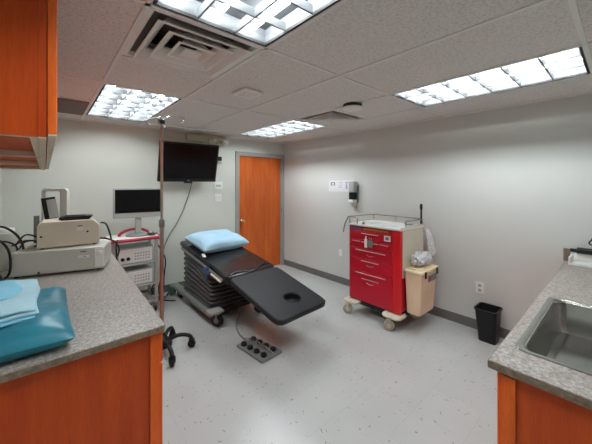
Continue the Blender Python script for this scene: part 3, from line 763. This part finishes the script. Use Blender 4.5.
def plate(name, x, z, w_, h_, label, cat, kind):
    p = thing(name, label, cat, (x, Y1, z))
    B().box(x-w_/2, x+w_/2, Y1-.008, Y1-.001, z-h_/2, z+h_/2).make('plate', 'outlet', p, bevel=.003)
    if kind == 'switch':
        for dx in (-.028, .028): B().box(x+dx-.012, x+dx+.012, Y1-.014, Y1-.0085, z-.03, z+.03).make('rocker', 'white', p, bevel=.002)
    else:
        B().box(x-.045, x+.045, Y1-.0105, Y1-.0085, z-.02, z+.012).make('dial', 'lgrey', p, bevel=.001)
plate('wall_control', 2.22, 1.60, .15, .125, 'pale wall control plate above the light switch', 'wall plate', 'dial')
plate('light_switch', 2.215, 1.39, .125, .125, 'white double light switch left of the wooden door', 'light switch', 'switch')

# ------------------------------------------------------------ right wall: poster, dispenser, outlets
ps = thing('wall_poster', 'pale paper notice on the right wall left of the dispenser', 'poster', (X1, 3.05, 1.6))
B().box(X1-.004, X1-.001, 2.83, 3.335, 1.50, 1.685).make('sheet', 'paper', ps, smooth=False)
b = B().box(X1-.0055, X1-.0042, 3.19, 3.285, 1.60, 1.655); b.make('print_block', 'inkgrey', ps, smooth=False)
b = B().box(X1-.0065, X1-.0056, 3.21, 3.262, 1.615, 1.64); b.make('print_window', 'paper', ps, smooth=False)
b = B()
for k in range(4): b.box(X1-.0055, X1-.0042, 3.03, 3.12, 1.565+k*.028, 1.573+k*.028)
b.box(X1-.0055, X1-.0042, 2.93, 2.965, 1.545, 1.64).box(X1-.0055, X1-.0042, 2.87, 2.985, 1.645, 1.66)
b.make('print_lines', 'lav', ps, smooth=False)
ds = thing('soap_dispenser', 'white hand sanitizer dispenser with dark window on the right wall', 'dispenser', (X1, 2.78, 1.4))
B().box(X1-.10, X1-.001, 2.73, 2.835, 1.50, 1.665).make('upper_housing', 'lgrey', ds, bevel=.012, seg=3)
B().box(X1-.09, X1-.001, 2.74, 2.835, 1.385, 1.495).make('reservoir_window', 'black', ds, bevel=.006)
B().box(X1-.105, X1-.001, 2.735, 2.84, 1.335, 1.38).make('drip_lip', 'white', ds, bevel=.006)
B().box(X1-.03, X1-.001, 2.715, 2.728, 1.34, 1.60).make('side_rail', 'cyan', ds, bevel=.003)
B().prism([(2.75, 1.333), (2.83, 1.333), (2.81, 1.27), (2.77, 1.27)], X1-.06, X1-.002, 'x').make('spout_guard', 'beige', ds, bevel=.004)
ol = thing('wall_outlet', 'white electrical outlet on the right wall above the trash can', 'outlet', (X1, 1.07, .47))
B().box(X1-.008, X1-.001, 1.03, 1.112, .41, .535).make('plate', 'outlet', ol, bevel=.003)
for z in (.447, .498): B().lathe([(.018, -.0085), (.018, -.0115), (.012, -.0118)], (X1, 1.071, z), 16, 'x').make('socket', 'lgrey', ol)
ol = thing('wall_outlet', 'white outlet cover low on the right wall left of the red cart', 'outlet', (X1, 3.07, .5))
B().box(X1-.008, X1-.001, 3.03, 3.112, .445, .56).make('plate', 'outlet', ol, bevel=.003)
for z in (.48, .525): B().lathe([(.018, -.0085), (.018, -.0115), (.012, -.0118)], (X1, 3.071, z), 16, 'x').make('socket', 'white', ol)

# ------------------------------------------------------------ red crash cart
rc = thing('crash_cart', 'red drawered medical cart with cream side panels against the right wall', 'cart', (3.2, 1.97, 0))
FX, BX, LY, RY, Z0, Z1 = 2.94, 3.46, 2.335, 1.625, .175, 1.115
B().box(FX+.03, BX, RY+.002, LY, Z0+.03, Z1-.01).make('body', 'red', rc, bevel=.004)
B().box(FX+.035, BX-.003, RY-.008, RY+.001, .58, Z1-.012).make('side_panel', 'cream', rc, bevel=.003)
B().box(FX+.035, BX-.003, LY+.001, LY+.010, Z0+.03, Z1-.012).make('side_panel', 'cream', rc, bevel=.003)
B().box(FX-.004, FX+.029, RY, RY+.10, Z0+.01, Z1-.012).make('locking_column', 'red_b', rc, bevel=.006)
B().box(FX+.004, FX+.029, LY-.02, LY, Z0+.01, Z1-.012).make('front_frame', 'red', rc, bevel=.004)
zs = [(Z1-.065, Z1-.016), (Z1-.17, Z1-.069), (Z1-.275, Z1-.174), (Z1-.40, Z1-.279), (Z1-.555, Z1-.404), (Z0+.012, Z1-.559)]
ya, yb_ = RY+.103, LY-.022
for k, (a, c) in enumerate(zs):
    if k == 0:
        dd = B().box(FX+.002, FX+.028, ya, yb_, a, c).make('top_rail', 'red', rc, bevel=.003)
        B().box(FX-.0005, FX+.0015, ya+.05, yb_-.19, a+.012, c-.012).make('amber_strip', 'yellow', dd, smooth=False)
        B().box(FX-.0005, FX+.0015, yb_-.17, yb_-.01, a+.012, c-.012).make('blue_strip', 'bluestrip', dd, smooth=False)
        continue
    dd = B().box(FX-.002, FX+.028, ya, yb_, a, c).make('drawer', 'red', rc, bevel=.005)
    mid = (ya+yb_)/2; hwid = .21 if k in (3, 5) else .12
    B().box(FX-.018, FX-.0025, mid-hwid, mid+hwid, c-.030, c-.021).make('pull', 'silver', dd, bevel=.004)
    if k == 5: B().box(FX-.010, FX-.0025, mid-.12, mid+.12, c-.095, c-.085).make('label_strip', 'silver', dd, bevel=.001)
    if k == 5 or k == 4 or k == 3: B().tube([(FX-.003, mid+.05, c-.07-(.06 if k == 5 else 0)), (FX-.012, mid, c-.08-(.06 if k == 5 else 0)), (FX-.003, mid-.05, c-.07-(.06 if k == 5 else 0))], .003, 6).make('recess_lip', 'silver', dd)
    if k == 2:
        for y in (mid+.2, mid-.19): B().box(FX-.008, FX-.0025, y-.055, y+.055, c-.03, c-.02).make('label_strip', 'silver', dd, smooth=False)
    if k == 1:
        B().box(FX-.006, FX-.0025, ya+.02, ya+.10, c-.075, c-.012).make('label_card', 'paper', dd, smooth=False)
        B().box(FX-.0075, FX-.0063, ya+.04, ya+.08, c-.06, c-.027).make('print_mark', 'inkgrey', dd, smooth=False)
lk = thing('security_tag', 'white tag and grey padlock hanging on the upper drawers of the red cart', 'tag', (FX-.01, 2.05, .87))
b = B().cyl((FX-.022, 2.065, .86), (FX-.022, 2.065, .96), .018, n=14).cyl((FX-.022, 2.065, .96), (FX-.022, 2.065, .995), .008, n=10); b.make('white_tag', 'white', lk, bevel=.003)
b = B().box(FX-.032, FX-.008, 1.975, 2.03, .87, .945); b.make('lock_body', 'greymetal', lk, bevel=.005)
B().tube([(FX-.02, 1.985, .94), (FX-.02, 1.99, .975), (FX-.02, 2.015, .975), (FX-.02, 2.02, .94)], .004, 8).make('shackle', 'chrome', lk)
# top tray with rim and rails
b = B().box(FX-.01, BX+.01, RY-.012, LY+.012, Z1-.01, Z1+.012); b.make('worktop', 'white', rc, bevel=.005)
b = B().box(FX-.012, BX+.012, RY-.014, RY-.004, Z1+.012, Z1+.03).box(BX+.002, BX+.012, RY-.004, LY+.004, Z1+.012, Z1+.03).box(FX-.01, BX+.012, LY+.004, LY+.014, Z1+.012, Z1+.03); b.make('worktop_rim', 'cream', rc, bevel=.002, smooth=False)
zr = Z1+.085
b = B()
b.tube([(FX+.1, RY-.004, zr), (BX-.02, RY-.004, zr), (BX+.003, RY+.02, zr), (BX+.003, LY-.02, zr), (BX-.02, LY+.004, zr), (FX+.02, LY+.004, zr+.01), (FX-.015, LY-.0, zr+.01), (FX-.02, LY-.12, zr+.01)], .007, 8, False)
for x, y in ((FX+.1, RY-.004), (BX-.02, RY-.004), (BX+.003, LY-.02), (FX+.02, LY+.004), (BX+.003, 1.98), (FX+.01, LY-.12)): b.cyl((x, y, Z1+.01), (x, y, zr), .006, n=8)
b.make('guard_rail', 'steel', rc)
B().tube([(FX+.01, LY+.02, zr+.01), (FX-.01, LY+.06, Z1+.0), (FX-.02, LY+.08, Z1-.11)], .009, 8, False).make('push_handle', 'greymetal', rc)
B().cyl((BX+.0, RY+.02, Z1+.01), (BX+.0, RY+.02, Z1+.10), .012, n=12).make('pole_socket', 'black', rc)
b = B().cyl((BX+.0, RY+.02, Z1+.10), (BX+.0, RY+.02, Z1+.27), .011, n=12).lathe([(.013, Z1+.2), (.017, Z1+.21), (.017, Z1+.25), (.013, Z1+.26)], (BX+.0, RY+.02, 0), 12); b.make('short_pole', 'black', rc)
# bumper base and casters
b = B().prism(rrect(FX+.02, BX+.005, RY+.01, LY-.01, .05), .125, .182); b.make('base_plate', 'rubber', rc, bevel=.006)  # plate coloured dark to read as the shaded gap under the body
for y0, y1 in ((RY-.03, RY+.20), (LY-.17, LY+.04)):
    b = B().prism(rrect(FX-.10, FX+.12, y0, y1, .07, 7), .145, .174); b.make('corner_bumper', 'cream', rc, bevel=.01, seg=3)
for x, y, yw in ((FX-.055, RY+.11, .5), (FX-.065, LY-.03, .5), (BX-.08, RY+.05, .9), (BX-.08, LY-.05, .9)):
    caster(rc, x, y, .060, .036, yaw=yw+.15, m='caster_tan', fork='cream', stem=.0)
# clutter on the worktop
cl = [('document_stack', 'paper', (3.10, 1.90, .20, .26, .012, .3), 'stack of white papers on the right part of the red cart top', 'papers'),
      ('supply_packet', 'paper', (3.20, 2.13, .16, .20, .02, -.4), 'white packet on the left part of the red cart top', 'packet'),
      ('grey_clipper', 'greymetal', (3.02, 2.17, .035, .15, .02, -1.0), 'dark grey hand tool lying at the left of the red cart top', 'tool')]
for nm, m_, (x, y, w_, d_, h_, rz), lab, cat in cl:
    T = Matrix.Translation((x, y, Z1+.0125)) @ Matrix.Rotation(rz, 4, 'Z')
    b = B(T)
    if nm == 'document_stack':
        for k in range(3): b.box(-w_/2+.012*k, w_/2+.008*k, -d_/2-.01*k, d_/2-.012*k, k*.004, k*.004+.0035)
    elif nm == 'supply_packet':
        cushion(b, 0, 0, .012, w_, d_, .022, pw=3, noise=.002)
    else:
        b.prism([(-.014, -.075), (.014, -.075), (.018, 0), (.01, .04), (.012, .075), (-.012, .075), (-.01, .04), (-.018, 0)], 0, h_)
    tag(rest(b.make(nm, m_, bevel=.001 if nm != 'supply_packet' else 0)), lab, cat)
tag(rest(cushion(B(), 3.34, 1.74, Z1+.038, .17, .12, .045, rot=.5, pw=2.4, noise=.006, seed=8).make('glove_pack', 'lgrey')), 'crumpled pale packet at the rear right of the red cart top', 'packet')

# sharps / waste bin hanging on the cart
sb = thing('waste_bin', 'tan waste container with cream lid hung on the right side of the red cart', 'bin', (3.17, 1.52, .2))
BXa, BXb, BYa, BYb = 2.985, 3.37, 1.415, 1.60
b = B()
lo = [b._v(p) for p in ((BXa+.03, BYa+.03, .2), (BXb-.03, BYa+.03, .2), (BXb-.03, BYb, .2), (BXa+.03, BYb, .2))]
hi = [b._v(p) for p in ((BXa, BYa, .66), (BXb, BYa, .66), (BXb, BYb+.005, .66), (BXa, BYb+.005, .66))]
b.bm.faces.new(lo[::-1]); b.bm.faces.new(hi)
for k in range(4): b.bm.faces.new((lo[k], lo[(k+1) % 4], hi[(k+1) % 4], hi[k]))
b.make('container', 'bin', sb, bevel=.018, seg=3)
b = B().prism(rrect(BXa-.015, BXb+.015, BYa-.015, BYb+.01, .03), .661, .695).prism(rrect(BXa+.03, BXb-.03, BYa+.02, BYb-.02, .03), .695, .715); b.make('lid', 'bin_lid', sb, bevel=.008, seg=3)
for x in (BXa+.04, BXb-.07): B().box(x, x+.03, BYa-.028, BYa-.0155, .62, .69).make('latch', 'black', sb, bevel=.003)
B().box(BXa+.16, BXb-.03, BYa-.003, BYa+.004, .555, .62).make('warning_label', 'greymetal', sb, smooth=False)
B().box(BXa+.165, BXa+.21, BYa-.0045, BYa-.0032, .57, .61).make('warning_mark', 'maroon', sb, smooth=False)
B().box(BXa+.08, BXb-.08, BYb+.005, RY-.009, .45, .64).make('bracket', 'red', sb, smooth=False)
# crumpled clear bag on the lid
def crumple(cx, cy, cz, sx, sy, sz, seed, n=26):
    rr = random.Random(seed); b = B(); ph = [(rr.uniform(4, 13), rr.uniform(4, 13), rr.uniform(0, 6)) for _ in range(5)]
    g = []
    for i in range(n+1):
        row = []
        th_ = PI*i/n
        for j in range(n):
            a = 2*PI*j/n
            r = 1+sum(.09*math.sin(p*th_+q*round(1)*0+z_)*math.cos(round(q)*a+z_) for p, q, z_ in ph)
            row.append(b._v((cx+sx*r*math.sin(th_)*math.cos(a), cy+sy*r*math.sin(th_)*math.sin(a), max(cz-sz*.95, cz+sz*r*math.cos(th_)))))
        g.append(row)
    for i in range(n):
        for j in range(n):
            k = (j+1) % n
            try: b.bm.faces.new((g[i][j], g[i][k], g[i+1][k], g[i+1][j]))
            except Exception: pass
    return b
tag(rest(crumple(3.16, 1.50, .79, .165, .085, .078, 5).make('plastic_bag', 'bag', smooth=True)), 'crumpled clear plastic bag on the lid of the tan waste container', 'plastic bag')
# wrapped white tubing hanging at the back right
b = B()
for k in range(4):
    x = 3.515+.012*k; b.tube([(x-.01, 1.615-.004*k, 1.08), (x+.0, 1.60-.012*k, .98), (x+.005, 1.585-.014*k, .86), (x+.003*k, 1.55-.012*k, .74+.02*k)], .013, 8)
b.cyl((3.50, 1.63, 1.05), (3.56, 1.61, 1.07), .016, n=10)
tag(rest(b.make('hanging_tubing', 'bag')), 'clear plastic tubing bundle hanging behind the red cart, at the right wall', 'tubing')

# ------------------------------------------------------------ trash can
tc = thing('trash_can', 'small black plastic wastebasket by the right wall under the outlet', 'trash can', (3.50, .93, 0))
b = B()
def rl(x0, x1, y0, y1, z, r): return [b._v((x, y, z)) for x, y in rrect(x0, x1, y0, y1, r, 5)]
L_ = [rl(3.405, 3.565, .865, 1.02, 0, .03), rl(3.375, 3.595, .85, 1.045, .322, .035), rl(3.365, 3.605, .84, 1.055, .324, .04), rl(3.365, 3.605, .84, 1.055, .336, .04), rl(3.38, 3.59, .855, 1.04, .336, .03), rl(3.414, 3.556, .874, 1.011, .012, .025)]
for A, Q in zip(L_, L_[1:]):
    for k in range(len(A)): l = (k+1) % len(A); b.bm.faces.new((A[k], A[l], Q[l], Q[k]))
b.bm.faces.new(L_[0][::-1]); b.bm.faces.new(L_[-1])
b.make('bucket', 'black', tc)

# ------------------------------------------------------------ operating table
ot = thing('operating_table', 'black tilting procedure table on a ribbed bellows column and wheeled base', 'procedure table', (1.78, 3.7, 0))
F0 = Vector((1.87, 2.001, .418)); YW = .056; W_ = .68
t1, t2, L1, L2 = .23, .166, .86, 1.304
u = Vector((-math.sin(YW), math.cos(YW), 0))
def frame(o_, tilt): return Matrix.Translation(o_) @ Matrix.Rotation(YW, 4, 'Z') @ Matrix.Rotation(tilt, 4, 'X')
T1 = frame(F0, t1)
M0 = F0+u*(L1*math.cos(t1))+Vector((0, 0, L1*math.sin(t1)))
T2 = frame(M0, t2)
def pad(T, w_, y0, y1, z0, z1, name, m_, r=.04, hole=None):
    b = B(T)
    outer = rrect(-w_/2, w_/2, y0, y1, r, 6)
    if not hole: b.prism(outer, z0, z1)
    else:
        hx, hy, ha, hb_ = hole; n_ = len(outer)
        inner = [(hx+ha*math.cos(math.atan2(y-hy, x-hx)), hy+hb_*math.sin(math.atan2(y-hy, x-hx))) for x, y in outer]
        vs = [[b._v((x, y, z)) for x, y in pl] for pl, z in ((outer, z0), (outer, z1), (inner, z1), (inner, z0))]
        for q in range(4):
            A, Q = vs[q], vs[(q+1) % 4]
            for k in range(n_): l = (k+1) % n_; b.bm.faces.new((A[k], A[l], Q[l], Q[k]))
    return b.make(name, m_, ot, bevel=.018, seg=4)
# hole outline uses a dense outer ring so it stays oval
def pad_hole():
    b = B(T1); w2 = W_/2; y0, y1 = 0.0, L1-.006; N = 64; hx, hy, ha, hb_ = .045, .245, .092, .088
    outer = []
    for k in range(N):
        a = 2*PI*k/N; dx, dy = math.cos(a), math.sin(a)
        cx, cy = 0, (y0+y1)/2; hw_, hh_ = w2, (y1-y0)/2
        p = 14; rr = 1/((abs(dx)/hw_)**p+(abs(dy)/hh_)**p)**(1/p); outer.append((cx+dx*rr, cy+dy*rr))
    inner = []
    for k in range(N):
        a = 2*PI*k/N; inner.append((hx+ha*math.cos(a), hy+hb_*math.sin(a)*(1 if math.sin(a) < 0 else .8)))
    vs = [[b._v((x, y, z)) for x, y in pl] for pl, z in ((outer, -.055), (outer, 0), (inner, 0), (inner, -.055))]
    for q in range(4):
        A, Q = vs[q], vs[(q+1) % 4]
        for k in range(N): l = (k+1) % N; b.bm.faces.new((A[k], A[l], Q[l], Q[k]))
    return b.make('leg_pad', 'pad', ot, bevel=.014, seg=3)
lp = pad_hole()
b = B(T1); N = 32; pts = [(.045+.089*math.cos(2*PI*k/N), .245+.085*math.sin(2*PI*k/N)*(1 if k > N/2 else .8)) for k in range(N)]
b.prism(pts, -.056, -.046); b.make('hole_insert', 'vinyl', ot, bevel=.004)
pad(T2, W_, .004, L2, -.055, 0, 'back_pad', 'vinyl', .05)
b = B(T1); b.prism(rrect(-W_/2+.07, W_/2-.07, .08, L1-.01, .03), -.085, -.057); b.make('leg_frame', 'rubber', ot, bevel=.006)
b = B(T2); b.prism(rrect(-W_/2+.02, W_/2-.02, .0, L2-.02, .03), -.10, -.057); b.make('back_frame', 'rubber', ot, bevel=.006)
for sx in (-1, 1):
    b = B(T2); b.box(sx*(W_/2+.012)-.006, sx*(W_/2+.012)+.006, .08, L2-.12, -.075, -.045); b.make('side_rail', 'greymetal', ot, bevel=.003)
# creased vinyl straps over the seat joint
for k, (yy, m_) in enumerate(((.03, 'vinyl'),)):
    b = B(T2)
    pts = [(-.30+.6*q/10, yy+.03*math.sin(q*.9+k)+.05*q/10, .001+.006*abs(math.sin(q*1.3+k))) for q in range(11)]
    b.tube(pts, .007, 8); b.make('vinyl_crease', m_, ot)
# gear clamps under the near rail
b = B(T2); b.box(-W_/2-.045, -W_/2-.02, .38, .43, -.16, -.03).box(-W_/2-.05, -W_/2-.018, .33, .48, -.10, -.06); b.make('rail_clamp', 'blueclamp', ot, bevel=.005)
b = B(T2); b.cyl((-W_/2-.035, .08, -.07), (-W_/2-.035, .30, -.07), .012, n=12); b.make('crank_handle', 'beige', ot, bevel=.003)
# bellows
b = B(); zb0, zb1 = .15, .60; n_r = 8; ns = 8
loops = []
bx0, bx1, by0, by1 = 1.485, 2.03, 3.20, 4.02
def topz(y): # follow the underside of the table
    return M0.z+(y-M0.y)*math.tan(t2)-.115
for k in range(n_r*ns+1):
    f = k/(n_r*ns); o_ = .04*abs(math.sin(PI*k/ns))**.55; pts = rrect(bx0-o_, bx1+o_, by0-o_, by1+o_, .05, 5)
    loops.append([b._v((x, y, zb0+f*(topz(y)-zb0))) for x, y in pts])
for A, Q in zip(loops, loops[1:]):
    for k in range(len(A)): l = (k+1) % len(A); b.bm.faces.new((A[k], A[l], Q[l], Q[k]))
b.bm.faces.new(loops[0][::-1]); b.bm.faces.new(loops[-1])
b.make('bellows', 'bellow', ot)
# base
b = B()
b.prism(rrect(1.495, 2.045, 3.16, 4.10, .05), .09, .149); b.make('base_plate', 'rubber', ot, bevel=.01)
for x in (1.40, 2.05):
    b = B().prism([(x, 3.10), (x+.09, 3.10), (x+.09, 4.38), (x, 4.38)], .11, .165); b.make('base_rail', 'greymetal', ot, bevel=.012, seg=3)
B().box(1.39, 1.55, 3.03, 3.16, .155, .185).make('foot_cover', 'lgrey', ot, bevel=.008)
B().box(1.36, 1.44, 4.30, 4.42, .02, .15).make('motor_box', 'cyan', ot, bevel=.01)
for x, y, yw in ((1.485, 3.07, .5), (2.05, 3.05, .9), (1.47, 4.2, .2), (2.08, 4.3, .2)): caster(ot, x, y, .07, .04, yaw=yw, m='rubber', fork='greymetal', stem=.0)
# pillow
pc = T2 @ Vector((.015, L2-.36, .078))
TP = Matrix.Translation(pc) @ Matrix.Rotation(YW+.06, 4, 'Z') @ Matrix.Rotation(t2+.02, 4, 'X')
b = B(TP); cushion(b, .02, -.02, .0, .74, .58, .18, pw=3.6, noise=.009, pinch=.05, seed=2)
tag(rest(b.make('pillow', 'pillow', sub=1)), 'light blue pillow at the head of the black procedure table', 'pillow')
b = B(T2); cushion(b, -.30, L2-.66, .016, .04, .11, .022, rot=-.3, pw=2.2, noise=.003)
tag(rest(b.make('paper_tag', 'paper')), 'small white tag hanging out at the near corner of the pillow', 'tag')
# foot pedal board
fp = thing('foot_pedal', 'grey foot control with eight black buttons on the floor under the table', 'foot control', (1.57, 2.37, 0))
T = Matrix.Translation((1.57, 2.365, 0)) @ Matrix.Rotation(-1.42, 4, 'Z')
b = B(T); b.prism([(-.20, -.105), (.19, -.125), (.215, .12), (-.185, .115)], .002, .028); b.make('plate', 'greymetal', fp, bevel=.006)
for a in range(4):
    for c in (-1, 1):
        b = B(T); b.lathe([(.026, .028), (.030, .034), (.028, .052), (.012, .06)], (-.14+a*.095, c*.062, 0), 18); b.make('button', 'black', fp)
b = B(T); b.tube([(-.19, 0, .05), (-.1, 0, .075), (.1, 0, .075), (.2, 0, .05)], .006, 8); b.make('guard_bar', 'chrome', fp)
o = B().tube([(1.55, 2.57, .03), (1.58, 2.75, .012), (1.66, 2.95, .012), (1.78, 3.08, .05), (1.80, 3.155, .10)], .009, 8).make('pedal_cable', 'greymetal')
tag(rest(o), 'grey cord from the foot control to the table base', 'cord')
o = B().tube([(1.35, 4.36, .05), (1.28, 4.34, .012), (1.20, 4.42, .2), (1.15, 4.45, .1), (1.24, 4.25, .012), (1.36, 4.1, .012)], .009, 8).make('extension_cord', 'black')
tag(rest(o), 'black power cord curling on the floor behind the table base', 'cord')
bpy.context.view_layer.update()
